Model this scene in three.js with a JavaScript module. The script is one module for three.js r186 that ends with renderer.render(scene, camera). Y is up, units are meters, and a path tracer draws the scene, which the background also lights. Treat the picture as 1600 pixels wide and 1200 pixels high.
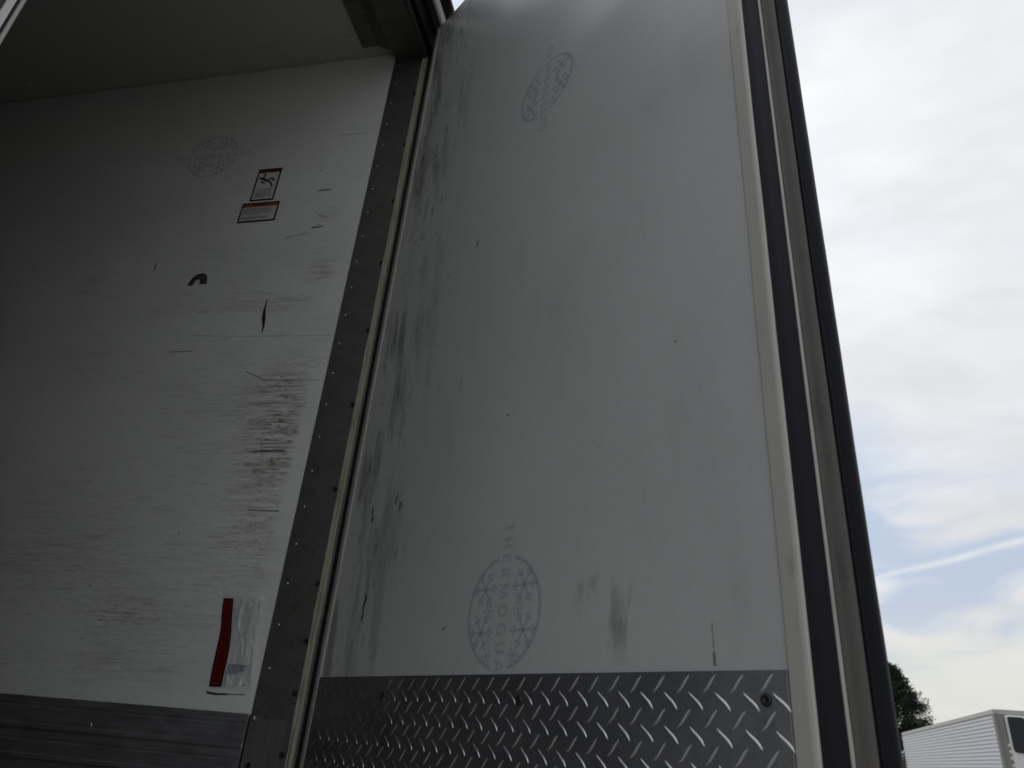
import * as THREE from 'three';
import { mergeGeometries } from 'three/addons/utils/BufferGeometryUtils.js';
import { RoundedBoxGeometry } from 'three/addons/geometries/RoundedBoxGeometry.js';

// ------------------------------------------------------------------ camera, sky, sun, exposure
const EYE = 1.55;                                   // metres above the yard
const scene = new THREE.Scene();
const camera = new THREE.PerspectiveCamera(56.91, 4 / 3, 0.05, 3000);
camera.position.set(0.8933, EYE, 1.75);
{
  const fw = new THREE.Vector3(-0.20934385, 0.44962756, -0.86833761);
  const r = new THREE.Vector3(0.97760257, 0.0765823, -0.19603156), u = new THREE.Vector3(0.02164189, 0.88992708, 0.45558909);
  camera.quaternion.setFromRotationMatrix(new THREE.Matrix4().makeBasis(r, u, fw.negate()));
}
camera.focus = 1.9; camera.userData.fStop = 6.5;
const renderer = new THREE.WebGLRenderer({ antialias: true });
renderer.toneMapping = THREE.LinearToneMapping;
renderer.toneMappingExposure = 1.0;
renderer.shadowMap.enabled = true;

const SUN_AZ = 2, SUN_EL = 40;                      // degrees; azimuth right of -z
const dirOf = (az, el) => { const a = az * Math.PI / 180, e = el * Math.PI / 180; return new THREE.Vector3(Math.sin(a) * Math.cos(e), Math.sin(e), -Math.cos(a) * Math.cos(e)); };
const sunDir = dirOf(SUN_AZ, SUN_EL);
const sun = new THREE.DirectionalLight(0xfff1dc, 1.0);
sun.position.copy(sunDir).multiplyScalar(60); sun.castShadow = true; sun.shadow.radius = 14;
Object.assign(sun.shadow.camera, { left: -40, right: 40, top: 40, bottom: -40, near: 1, far: 160 });
sun.shadow.mapSize.set(2048, 2048);
scene.add(sun, sun.target);

// ------------------------------------------------------------------ noise
function rng(seed) { let s = seed >>> 0; return () => { s = (s + 0x6D2B79F5) | 0; let t = Math.imul(s ^ (s >>> 15), 1 | s); t = (t + Math.imul(t ^ (t >>> 7), 61 | t)) ^ t; return ((t ^ (t >>> 14)) >>> 0) / 4294967296; }; }
const hash = (x, y, z) => { let h = Math.imul(x, 374761393) + Math.imul(y, 668265263) + Math.imul(z, 2147483647 - 104729); h = Math.imul(h ^ (h >>> 13), 1274126177); return ((h ^ (h >>> 16)) >>> 0) / 4294967296; };
function vn(x, y, z = 0) {
  const xi = Math.floor(x), yi = Math.floor(y), zi = Math.floor(z); let fx = x - xi, fy = y - yi, fz = z - zi;
  fx = fx * fx * (3 - 2 * fx); fy = fy * fy * (3 - 2 * fy); fz = fz * fz * (3 - 2 * fz);
  const l = (a, b, t) => a + (b - a) * t;
  const p = (k) => l(l(hash(xi, yi, k), hash(xi + 1, yi, k), fx), l(hash(xi, yi + 1, k), hash(xi + 1, yi + 1, k), fx), fy);
  return fz === 0 ? p(zi) : l(p(zi), p(zi + 1), fz);
}
function fbm(x, y, z = 0, o = 4) { let a = 0.5, s = 0, n = 0; for (let i = 0; i < o; i++) { s += a * vn(x, y, z + i * 17); n += a; x *= 2.03; y *= 2.03; a *= 0.5; } return s / n; }
const sm = (a, b, x) => { const t = Math.min(1, Math.max(0, (x - a) / (b - a))); return t * t * (3 - 2 * t); };

// ------------------------------------------------------------------ sky: thin bright cloud with pale blue openings and one contrail
{
  const W = 2048, Hh = 1024, data = new Float32Array(W * Hh * 4), v = new THREE.Vector3();
  const c0 = dirOf(14.2, 12.1), c1 = dirOf(24.5, 14.35), cn = c0.clone().cross(c1).normalize();
  const trail = new THREE.Vector3().crossVectors(cn, c0).normalize();
  for (let j = 0; j < Hh; j++) {
    const el = ((j + 0.5) / Hh - 0.5) * Math.PI, y = Math.sin(el), ch = Math.cos(el);
    for (let i = 0; i < W; i++) {
      if (y < -0.02) { const k = (j * W + i) * 4; data[k] = 0.16; data[k + 1] = 0.16; data[k + 2] = 0.155; data[k + 3] = 1; continue; }
      const a = ((i + 0.5) / W - 0.5) * 2 * Math.PI; v.set(ch * Math.cos(a), y, ch * Math.sin(a));
      const yy = Math.max(y, 0) + 0.12, px = v.x / yy, pz = v.z / yy;
      const warp = fbm(px * 0.9 + 3, pz * 0.9, 5, 3) - 0.5;
      // two decks: a broad veil and drawn-out streaks
      const veil = fbm(px * 0.75 + warp * 1.6 + 11, pz * 0.75 + 4, 1, 5);
      const streak = fbm((px * 0.9 + pz * 0.35) * 0.8 + warp, (pz * 0.9 - px * 0.3) * 2.6 + warp, 9, 5);
      const azm = Math.atan2(v.x, -v.z), wq = fbm(azm * 6, el * 14, 21, 3) - 0.5, lowBand = fbm(azm * 4.2 + 4 + wq, el * 21 + warp * 2 + wq * 2.4 - azm * 1.6, 3, 6);
      let cover = 0.55 * veil + 0.45 * streak;
      const low = 1 - sm(0.18, 0.42, y);
      cover = cover * (1 - low * 0.75) + lowBand * low * 0.75;
      let cloud = sm(0.33 + 0.075 * low - 0.17 * sm(0.3, 0.6, y), 0.57, cover + 0.10 * (fbm(px * 5 + 7, pz * 5 + warp, 14, 4) - 0.5));
      const d = Math.acos(Math.min(1, Math.max(-1, v.dot(sunDir)))) * 180 / Math.PI;
      const glow = Math.exp(-d / 34), horizon = Math.exp(-Math.max(0, el) * 180 / Math.PI / 4.2);
      // clear air
      let r = 0.545 + 0.16 * horizon, g = 0.64 + 0.10 * horizon, b = 0.79;
      const shade = 0.91 + 0.26 * (fbm(px * 2.3 + 31, pz * 2.3 + warp * 2, 2, 5) - 0.5) + 0.16 * (fbm(Math.atan2(v.x, -v.z) * 9, el * 30 + warp * 4, 6, 4) - 0.5);
      r += (0.915 * shade - r) * cloud; g += (0.93 * shade - g) * cloud; b += (0.96 * shade - b) * cloud;
      const hz = Math.exp(-Math.pow(Math.max(0, el * 180 / Math.PI - 4.5) / 4.0, 2)) * 0.8;
      r += (0.845 - r) * hz; g += (0.85 - g) * hz; b += (0.755 - b) * hz;
      // contrail
      const along = Math.atan2(v.dot(trail), v.dot(c0)) * 180 / Math.PI, off = Math.asin(v.dot(cn)) * 180 / Math.PI;
      if (Math.abs(off) < 2 && along > -8 && along < 70) {
        const w = 0.10 + 0.009 * Math.max(0, along), k = Math.exp(-Math.pow((off + 0.05 * Math.sin(along * 0.9)) / w, 2)) * 0.8 * (0.75 + 0.5 * vn(along * 1.3, 2.5));
        r += (0.90 - r) * k; g += (0.91 - g) * k; b += (0.90 - b) * k;
      }
      const f = 0.74 + 0.51 * glow;
      const k = (j * W + i) * 4; data[k] = r * f; data[k + 1] = g * f; data[k + 2] = b * f; data[k + 3] = 1;
    }
  }
  const t = new THREE.DataTexture(data, W, Hh, THREE.RGBAFormat, THREE.FloatType);
  t.mapping = THREE.EquirectangularReflectionMapping; t.magFilter = t.minFilter = THREE.LinearFilter; t.wrapS = THREE.RepeatWrapping; t.needsUpdate = true;
  scene.background = t; scene.environment = t;
}

// ------------------------------------------------------------------ helpers
const counts = {};
function numbered(n) { const k = counts[n] = (counts[n] ?? -1) + 1; return k ? n + '_' + String(k).padStart(3, '0') : n; }
function mesh(name, geo, mat, parent, label) {
  const m = new THREE.Mesh(Array.isArray(geo) ? mergeGeometries(geo.map(flat)) : geo, mat); m.name = numbered(name); m.castShadow = m.receiveShadow = true;
  if (label) m.userData.label = label; parent.add(m); return m;
}
function flat(g) { const o = g.index ? g.toNonIndexed() : g; for (const k of Object.keys(o.attributes)) if (!['position', 'normal', 'uv'].includes(k)) o.deleteAttribute(k); return o; }
function tag(o, label, category, group, kind) { Object.assign(o.userData, { label, category }); if (group) o.userData.group = group; if (kind) o.userData.kind = kind; return o; }
function thing(name, label, category, pos = [0, 0, 0], turn = 0) { const o = new THREE.Group(); o.name = numbered(name); o.position.set(...pos); o.rotation.y = turn; scene.add(o); return tag(o, label, category); }
const box = (x0, x1, y0, y1, z0, z1, r = 0) => { const g = r ? new RoundedBoxGeometry(x1 - x0, y1 - y0, z1 - z0, 2, r) : new THREE.BoxGeometry(x1 - x0, y1 - y0, z1 - z0); return g.translate((x0 + x1) / 2, (y0 + y1) / 2, (z0 + z1) / 2); };
function shape(pts) { const s = new THREE.Shape(); pts.forEach(([a, b], i) => i ? s.lineTo(a, b) : s.moveTo(a, b)); s.closePath(); return s; }
// plan-view profile of (x, z) points standing from y0 to y1, cut into lengths so that it can be uneven
function stand(pts, y0, y1, steps = 1) { const g = new THREE.ExtrudeGeometry(shape(pts.map(([a, b]) => [a, -b])), { depth: y1 - y0, bevelEnabled: false, steps }); return g.rotateX(-Math.PI / 2).translate(0, y0, 0); }
// side-view profile of (x, y) points lying from z0 to z1
function lie(pts, z0, z1) { return new THREE.ExtrudeGeometry(shape(pts), { depth: z1 - z0, bevelEnabled: false }).translate(0, 0, z0); }
// rounded plan profile through the points
function soft(pts, n = 40) { return new THREE.CatmullRomCurve3(pts.map(([a, b]) => new THREE.Vector3(a, b, 0)), true, 'catmullrom', 0.5).getPoints(n).slice(0, -1).map((p) => [p.x, p.y]); }
function roughen(g, amp, fx, fy, seed) { const p = g.attributes.position; for (let i = 0; i < p.count; i++) { const y = p.getY(i); p.setX(i, p.getX(i) + amp * (fbm(y * fy, p.getZ(i) * fx, seed, 3) - 0.5)); p.setZ(i, p.getZ(i) + amp * (fbm(y * fy + 50, p.getX(i) * fx, seed, 3) - 0.5)); } g.computeVertexNormals(); return g; }
function domeHead(r, h) { const pts = []; for (let i = 0; i <= 5; i++) { const a = i / 5 * Math.PI / 2; pts.push(new THREE.Vector2(Math.max(1e-5, r * Math.cos(Math.PI / 2 - a)), h * Math.sin(Math.PI / 2 - a))); } pts.push(new THREE.Vector2(r * 1.06, -0.001)); return new THREE.LatheGeometry(pts, 12); }
function fieldTexture(w, h, fn) { const d = new Uint8Array(w * h * 4); for (let j = 0; j < h; j++) for (let i = 0; i < w; i++) { const c = fn(i / w, j / h), k = (j * w + i) * 4; d[k] = Math.min(255, c[0] * 255); d[k + 1] = Math.min(255, c[1] * 255); d[k + 2] = Math.min(255, c[2] * 255); d[k + 3] = 255; } const t = new THREE.DataTexture(d, w, h); t.magFilter = THREE.LinearFilter; t.minFilter = THREE.LinearMipmapLinearFilter; t.generateMipmaps = true; t.wrapS = t.wrapT = THREE.RepeatWrapping; t.needsUpdate = true; return t; }
const std = (o) => new THREE.MeshStandardMaterial(o);
const lin = (r, g, b) => new THREE.Color().setRGB(r, g, b);

// ------------------------------------------------------------------ printed lettering: panel maker's stamp (ring, snow crystals, name across)
function stamp(ctx, cx, cy, R, turn, alpha) {              // metres, y up handled by the caller's transform
  ctx.save(); ctx.translate(cx, cy); ctx.rotate(turn); ctx.globalAlpha = alpha; ctx.strokeStyle = ctx.fillStyle = '#2c3560';
  const gap = R * 0.23;
  ctx.lineWidth = R * 0.075;
  for (const s of [0, Math.PI]) { ctx.beginPath(); ctx.arc(0, 0, R * 0.97, s + Math.asin(gap / R), s + Math.PI - Math.asin(gap / R)); ctx.stroke(); }
  ctx.beginPath(); ctx.arc(0, 0, R, 0, 7); ctx.clip();
  const flake = (x, y, r) => { ctx.lineWidth = r * 0.15; for (let k = 0; k < 6; k++) { const a = k * Math.PI / 3 + Math.PI / 6, c = Math.cos(a), s = Math.sin(a); ctx.beginPath(); ctx.moveTo(x, y); ctx.lineTo(x + r * c, y + r * s); for (const q of [0.55]) for (const w of [-0.8, 0.8]) { ctx.moveTo(x + q * r * c, y + q * r * s); ctx.lineTo(x + q * r * c + 0.34 * r * Math.cos(a + w), y + q * r * s + 0.34 * r * Math.sin(a + w)); } ctx.stroke(); } };
  for (const s of [-1, 1]) { flake(-R * 0.42, s * R * 0.54, R * 0.34); flake(R * 0.34, s * R * 0.58, R * 0.34); flake(-R * 0.02, s * R * 0.40, R * 0.15); flake(R * 0.74, s * R * 0.36, R * 0.15); }
  ctx.restore();
  ctx.save(); ctx.translate(cx, cy); ctx.rotate(turn); ctx.scale(1, -1); ctx.globalAlpha = alpha; ctx.fillStyle = '#2c3560';
  const px = 100; ctx.font = `bold ${px}px sans-serif`; const word = 'THERMOGUARD', w0 = ctx.measureText(word).width, sp = px * 0.16, tot = w0 + sp * (word.length - 1), k = R * 3.2 / tot;
  ctx.scale(k, k * 0.98); let x = -tot / 2; for (const c of word) { ctx.fillText(c, x, px * 0.36); x += ctx.measureText(c).width + sp; }
  ctx.restore();
}

// ------------------------------------------------------------------ the side wall's liner: white panel, printed and worn
const WX0 = -2.05, WX1 = -0.10, WY0 = 0.0, WY1 = 2.42;
const wallMap = (() => {
  const W = 1640, H = 2036, c = document.createElement('canvas'); c.width = W; c.height = H; const x = c.getContext('2d');
  x.fillStyle = '#fff'; x.fillRect(0, 0, W, H);
  const sx = W / (WX1 - WX0), sy = H / (WY1 - WY0);
  x.setTransform(sx, 0, 0, -sy, -WX0 * sx, H + WY0 * sy);
  stamp(x, -0.79, 1.925, 0.105, 0.01, 0.15);
  stamp(x, -1.78, 0.62, 0.105, 0.01, 0.15);
  const R = rng(7);
  const mark = (pts, w, a, col = '#15151a') => { x.globalAlpha = a; x.strokeStyle = col; x.lineCap = 'round'; for (let i = 0; i < pts.length - 1; i++) { x.lineWidth = w * (0.6 + 0.8 * R()); x.beginPath(); x.moveTo(...pts[i]); x.lineTo(...pts[i + 1]); x.stroke(); } };
  const blade = (pts, wid, a) => { x.globalAlpha = a; x.fillStyle = '#131316'; x.beginPath(); pts.forEach((p, i) => x[i ? 'lineTo' : 'moveTo'](p[0] - wid[i], p[1])); pts.slice().reverse().forEach((p, i) => x.lineTo(p[0] + wid[pts.length - 1 - i], p[1])); x.fill(); };
  blade([[-0.384, 1.243], [-0.383, 1.20], [-0.378, 1.17], [-0.371, 1.14], [-0.369, 1.11]], [0.001, 0.004, 0.007, 0.004, 0.0008], 0.85);
  blade([[-0.868, 1.425], [-0.866, 1.408], [-0.864, 1.388]], [0.001, 0.003, 0.001], 0.7);
  mark([[-0.388, 0.97], [-0.35, 0.955], [-0.315, 0.937]], 0.005, 0.45); mark([[-0.315, 0.937], [-0.27, 0.936], [-0.22, 0.936], [-0.17, 0.935], [-0.13, 0.934]], 0.003, 0.2);
  mark([[-0.246, 0.052], [-0.22, 0.050], [-0.19, 0.0515]], 0.005, 0.85); mark([[-0.19, 0.0515], [-0.16, 0.053], [-0.142, 0.054]], 0.003, 0.4);
  mark([[-0.295, 1.702], [-0.255, 1.703]], 0.007, 0.55); mark([[-0.30, 1.703], [-0.25, 1.704]], 0.010, 0.18);
  mark([[-0.285, 1.533], [-0.268, 1.536]], 0.006, 0.6); mark([[-0.262, 1.535], [-0.250, 1.537]], 0.006, 0.55);
  mark([[-0.375, 1.498], [-0.30, 1.510]], 0.010, 0.15); mark([[-0.275, 1.590], [-0.24, 1.575]], 0.004, 0.35);
  mark([[-0.27, 1.968], [-0.16, 1.968]], 0.003, 0.28); mark([[-0.626, 1.113], [-0.52, 1.106], [-0.40, 1.10], [-0.28, 1.097], [-0.12, 1.092]], 0.003, 0.15);
  mark([[-0.69, 1.052], [-0.607, 1.053]], 0.003, 0.4); for (let q = 0; q < 6; q++) mark([[-0.40 + 0.05 * R(), 1.226 + 0.018 * R()], [-0.25 + 0.05 * R(), 1.224 + 0.018 * R()]], 0.002, 0.10);
  for (let q = 0; q < 7; q++) { const a = -0.31 + 0.07 * R(); mark([[a, 0.698 + 0.008 * R()], [a + 0.03 + 0.05 * R(), 0.698 + 0.008 * R()]], 0.003, 0.3, '#2a261c'); } mark([[-0.26, 0.525], [-0.165, 0.523]], 0.003, 0.5, '#2a261c');
  for (const [a, b] of [[-0.458, 0.454], [-0.497, 1.69], [-0.31, 1.80], [-0.43, 1.58], [-0.262, 1.545], [-0.69, 0.30], [-0.62, 0.21], [-0.15, 0.075], [-0.66, 0.16]]) { x.globalAlpha = 0.6; x.fillStyle = '#1a1a1a'; x.beginPath(); x.ellipse(a, b, 0.0034, 0.0019, 0.3, 0, 7); x.fill(); }
  // short scuffs dragged along the wall by the load
  for (let i = 0; i < 300; i++) {
    const low = R() < 0.75, a = -1.7 + 1.55 * Math.pow(R(), 0.6), b = low ? 0.05 + 1.3 * R() : 1.3 + 0.45 * R(), L = 0.012 + 0.09 * R() * R();
    mark([[a, b], [a + L, b + (R() - 0.5) * 0.004]], 0.0012 + 0.0022 * R(), (low ? 0.15 : 0.07) * R(), R() < 0.5 ? '#2a2823' : '#17181b');
  }
  for (let i = 0; i < 12; i++) { const a = -1.5 + 1.2 * R(), b = 0.3 + 1.0 * R(), L = 0.2 + 0.4 * R(); mark([[a, b], [a + L / 2, b + 0.003], [a + L, b - 0.002]], 0.0014, 0.10); }
  x.setTransform(1, 0, 0, 1, 0, 0); x.globalAlpha = 1;
  const im = x.getImageData(0, 0, W, H), d = im.data;
  const blob = (X, Y, cx, cy, rx, ry) => Math.exp(-Math.pow((X - cx) / rx, 2) - Math.pow((Y - cy) / ry, 2));
  for (let j = 0; j < H; j++) {
    const Y = WY1 - (j + 0.5) / sy;
    for (let i = 0; i < W; i++) {
      const X = WX0 + (i + 0.5) / sx, k = (j * W + i) * 4;
      const streak = fbm(X * 13, Y * 190, 3, 4), grain = fbm(X * 70, Y * 260, 8, 3), patch = fbm(X * 4, Y * 7, 12, 4);
      const edge = 1 - sm(-0.185 + 0.012 * Math.sin(Y * 60) , -0.150, X);
      const stain = edge * Math.min(1.25, 0.55 * blob(X, Y, -0.225, 0.672, 0.085, 0.032) + 1.05 * blob(X, Y, -0.215, 0.72, 0.105, 0.105) + 0.55 * blob(X, Y, -0.24, 0.88, 0.12, 0.12) + 0.5 * blob(X, Y, -0.22, 0.48, 0.13, 0.17) + 0.45 * blob(X, Y, -0.20, 1.33, 0.07, 0.05) + 0.34 * blob(X, Y, -0.56, 0.23, 0.16, 0.05) + 0.26 * blob(X, Y, -0.62, 0.09, 0.2, 0.05) + 0.3 * blob(X, Y, -1.11, 1.33, 0.05, 0.09) + 0.25 * blob(X, Y, -0.24, 1.57, 0.05, 0.05) + 0.22 * blob(X, Y, -0.8, 0.36, 0.3, 0.1) + 0.2 * blob(X, Y, -0.5, 1.22, 0.3, 0.03));
      const speck = fbm(X * 42, Y * 150, 18, 4), dirt = stain * (0.24 * sm(0.30, 0.7, streak) + 0.27 * sm(0.50, 0.70, grain * 0.5 + speck * 0.5)) * (0.55 + 0.9 * patch);
      const wear = 0.042 * sm(0.52, 0.8, streak) * sm(0.35, 0.7, patch) * (Y < 1.5 ? 1 : 0.35) + 0.06 * (patch - 0.5) + 0.05 * (grain - 0.5);
      const lo = 1 - Math.min(0.85, dirt), g = 0.90 - wear;
      d[k] *= g * lo; d[k + 1] *= g * (0.995) * Math.pow(lo, 0.985); d[k + 2] *= g * 0.985 * Math.pow(lo, 1.17);
    }
  }
  x.putImageData(im, 0, 0);
  const t = new THREE.CanvasTexture(c); t.colorSpace = THREE.SRGBColorSpace; t.wrapS = t.wrapT = THREE.MirroredRepeatWrapping; t.anisotropy = 8; return t;
})();

// ------------------------------------------------------------------ the door's inner skin
const DY0 = 0.09, DY1 = 2.412, DW = 1.2;
const doorMap = (() => {
  const W = 1056, H = 2044, c = document.createElement('canvas'); c.width = W; c.height = H; const x = c.getContext('2d');
  x.fillStyle = '#fff'; x.fillRect(0, 0, W, H);
  const sx = W / DW, sy = H / (DY1 - DY0);
  x.setTransform(sx, 0, 0, -sy, 0, H + DY0 * sy);
  stamp(x, 0.656, 0.207, 0.101, -Math.PI / 2, 0.15);
  stamp(x, 0.662, 1.54, 0.101, -Math.PI / 2, 0.16);
  const R = rng(21);
  const dash = (u, y, w, l, a, tilt = 0, col = '#17181c') => { x.globalAlpha = a; x.fillStyle = col; x.beginPath(); x.ellipse(u, y, w, l, tilt, 0, 7); x.fill(); };
  // rubs and dark dashes where the hinge side has brushed the frame
  for (let i = 0; i < 230; i++) { const u = 0.02 + 0.36 * R() * R() + 0.05 * R(), y = 0.14 + 2.2 * R(); dash(u, y, 0.002 + 0.004 * R(), 0.006 + 0.035 * R() * R(), 0.05 + 0.20 * R() * R(), (R() - 0.5) * 0.25); }
  for (const [u, y, l, a] of [[0.15, 0.258, 0.03, 0.75], [0.155, 0.225, 0.018, 0.55], [0.222, 0.50, 0.025, 0.5], [0.245, 0.477, 0.02, 0.4], [0.113, 0.485, 0.018, 0.6], [0.123, 0.465, 0.012, 0.5], [0.166, 2.234, 0.03, 0.3], [0.206, 2.12, 0.03, 0.25], [0.08, 2.27, 0.03, 0.35], [0.052, 1.705, 0.035, 0.35], [0.13, 1.44, 0.05, 0.25], [0.17, 1.42, 0.04, 0.2], [0.185, 1.75, 0.03, 0.25], [0.43, 1.153, 0.018, 0.25], [0.436, 0.737, 0.025, 0.12], [0.214, 1.007, 0.03, 0.16], [0.21, 0.775, 0.03, 0.14]]) for (let q = 0; q < 4; q++) dash(u + (R() - 0.5) * 0.010, y + (R() - 0.5) * l, 0.0018 + 0.003 * R(), l * (0.35 + 0.4 * R()), a * 0.55, 0.06);
  for (const [u, y, w] of [[0.62, 0.604, 0.005], [1.049, 0.615, 0.004], [0.478, 0.186, 0.006], [0.88, 0.47, 0.002], [0.74, 1.02, 0.002]]) dash(u, y, w * 0.8, w * 0.45, 0.5, 0.5, '#2c1f17');
  // scratch above the tread plate
  x.globalAlpha = 0.5; x.strokeStyle = '#3a3226'; x.lineWidth = 0.0012; x.beginPath(); x.moveTo(1.0945, 0.162); x.lineTo(1.0955, 0.125); x.stroke(); x.lineWidth = 0.004; x.beginPath(); x.moveTo(1.0955, 0.125); x.lineTo(1.096, 0.108); x.stroke();
  // fine hairlines
  for (let i = 0; i < 30; i++) { const u = R() * 1.15, y = 0.2 + 2.1 * R(), a = R() * 6.3, L = 0.03 + 0.12 * R(); x.globalAlpha = 0.06 + 0.08 * R(); x.strokeStyle = '#33353a'; x.lineWidth = 0.0010; x.beginPath(); x.moveTo(u, y); x.lineTo(u + L * Math.cos(a) * 0.5, y + L * Math.sin(a)); x.stroke(); }
  x.setTransform(1, 0, 0, 1, 0, 0); x.globalAlpha = 1;
  const im = x.getImageData(0, 0, W, H), d = im.data;
  for (let j = 0; j < H; j++) {
    const Y = DY1 - (j + 0.5) / sy;
    for (let i = 0; i < W; i++) {
      const U = (i + 0.5) / sx, k = (j * W + i) * 4;
      const smear = fbm(U * 26 + Y * 2, Y * 5, 4, 5), patch = fbm(U * 3.2, Y * 2.4, 6, 4), grain = fbm(U * 160, Y * 120, 9, 2);
      const rub = sm(0.44, 0.82, smear) * (0.23 * (1 - sm(0.05, 0.36, U)) + 0.02 * sm(0.45, 0.7, patch));
      // greasy vertical wipe marks, ragged at the top
      const top = 0.245 + 0.05 * (fbm(U * 38, 2.2, 5, 3) - 0.5) - 2.2 * Math.pow(U - 0.92, 2), inW = sm(0.82, 0.87, U) * (1 - sm(0.97, 1.01, U));
      const run = inW * (1 - sm(top - 0.012, top + 0.012, Y)) * sm(0.10, 0.17, Y) * sm(0.46, 0.66, fbm(U * 52 + 0.4 * fbm(Y * 30, U * 20, 3, 2), Y * 7, 12, 4)) * (0.6 + 0.8 * fbm(U * 90, Y * 60, 7, 2));
      const g = 0.87 - rub - 0.045 * (patch - 0.5) - 0.025 * (grain - 0.5);
      d[k] *= g * (1 - 0.16 * run); d[k + 1] *= g * (1 - 0.162 * run); d[k + 2] *= g * 0.995 * (1 - 0.17 * run);
    }
  }
  x.putImageData(im, 0, 0);
  const t = new THREE.CanvasTexture(c); t.colorSpace = THREE.SRGBColorSpace; t.anisotropy = 8; return t;
})();

// ------------------------------------------------------------------ materials
const brushed = fieldTexture(512, 512, (u, v) => { const n = fbm(u * 180, v * 9, 3, 3), p = fbm(u * 7, v * 7, 5, 3), c = 0.80 + 0.28 * (n - 0.5) + 0.3 * (p - 0.5); return [c, c, c]; });
const treadMap = fieldTexture(512, 512, (u, v) => { const n = fbm(u * 120, v * 120, 3, 3), p = fbm(u * 9, v * 9, 35, 4), c = 0.84 + 0.16 * (n - 0.5) + 0.30 * (p - 0.5); return [c, c, c]; });
const brushedAlong = fieldTexture(512, 512, (u, v) => { const n = fbm(u * 9, v * 180, 3, 3), p = fbm(u * 7, v * 7, 5, 3), c = 0.80 + 0.28 * (n - 0.5) + 0.3 * (p - 0.5); return [c, c, c]; });
const roughMap = fieldTexture(512, 512, (u, v) => { const n = fbm(u * 24, v * 24, 13, 4), c = 0.72 + 0.7 * (n - 0.5); return [c, c, c]; });
const softRough = fieldTexture(256, 256, (u, v) => { const n = fbm(u * 5, v * 9, 15, 5), c = 0.9 + 0.35 * (n - 0.5); return [c, c, c]; });
const grime = fieldTexture(512, 512, (u, v) => { const n = fbm(u * 60, v * 14, 23, 4), p = fbm(u * 14, v * 5, 25, 4), k = 1 - 0.26 * sm(0.52, 0.75, n * 0.6 + p * 0.4); return [k, k * 0.985, k * 0.95]; });
const postMap = (() => {                               // scratched sheet metal, metres x -0.11..0.03, y -0.4..2.4
  const W = 256, H = 2048, c = document.createElement('canvas'); c.width = W; c.height = H; const x = c.getContext('2d'); x.fillStyle = '#c4c4c4'; x.fillRect(0, 0, W, H);
  const sx = W / 0.14, sy = H / 2.8; x.setTransform(sx, 0, 0, -sy, 0.11 * sx, H - 0.4 * sy); const R = rng(44);
  for (let i = 0; i < 380; i++) { const a = -0.11 + 0.14 * R(), b = R() < 0.65 ? -0.3 + 0.75 * R() : -0.3 + 2.7 * R(), t = R() * 6.3, l = 0.004 + 0.022 * R() * R(); x.globalAlpha = 0.25 + 0.7 * R() * R(); x.strokeStyle = R() < 0.7 ? '#ffffff' : '#4a4743'; x.lineWidth = 0.0009 + 0.0014 * R() * R(); x.beginPath(); x.moveTo(a, b); x.quadraticCurveTo(a + l * Math.cos(t) + 0.004 * (R() - 0.5), b + l * Math.sin(t), a + 1.6 * l * Math.cos(t + 0.5), b + 1.6 * l * Math.sin(t + 0.5)); x.stroke(); }
  for (let i = 0; i < 90; i++) { const a = -0.11 + 0.14 * R(), b = -0.3 + 1.2 * R(); x.globalAlpha = 0.5 * R(); x.fillStyle = '#ffffff'; x.fillRect(a, b, 0.001 + 0.0015 * R(), 0.001 + 0.002 * R()); }
  x.setTransform(1, 0, 0, 1, 0, 0); x.globalAlpha = 1; const im = x.getImageData(0, 0, W, H), d = im.data;
  for (let j = 0; j < H; j++) for (let i = 0; i < W; i++) { const k = (j * W + i) * 4, g = 1 + 0.10 * (fbm(i * 0.5, j * 0.35, 3, 3) - 0.5) + 0.16 * (fbm(i * 0.018, j * 0.045, 6, 4) - 0.5), br = sm(0.45, 0.75, fbm(i * 0.015, j * 0.03, 9, 4)); d[k] = Math.min(255, d[k] * g); d[k + 1] = Math.min(255, d[k + 1] * g * (1 - 0.02 * br)); d[k + 2] = Math.min(255, d[k + 2] * g * (1 - 0.06 * br)); }
  x.putImageData(im, 0, 0); const t = new THREE.CanvasTexture(c); t.colorSpace = THREE.SRGBColorSpace; t.anisotropy = 8; return t;
})();
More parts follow.
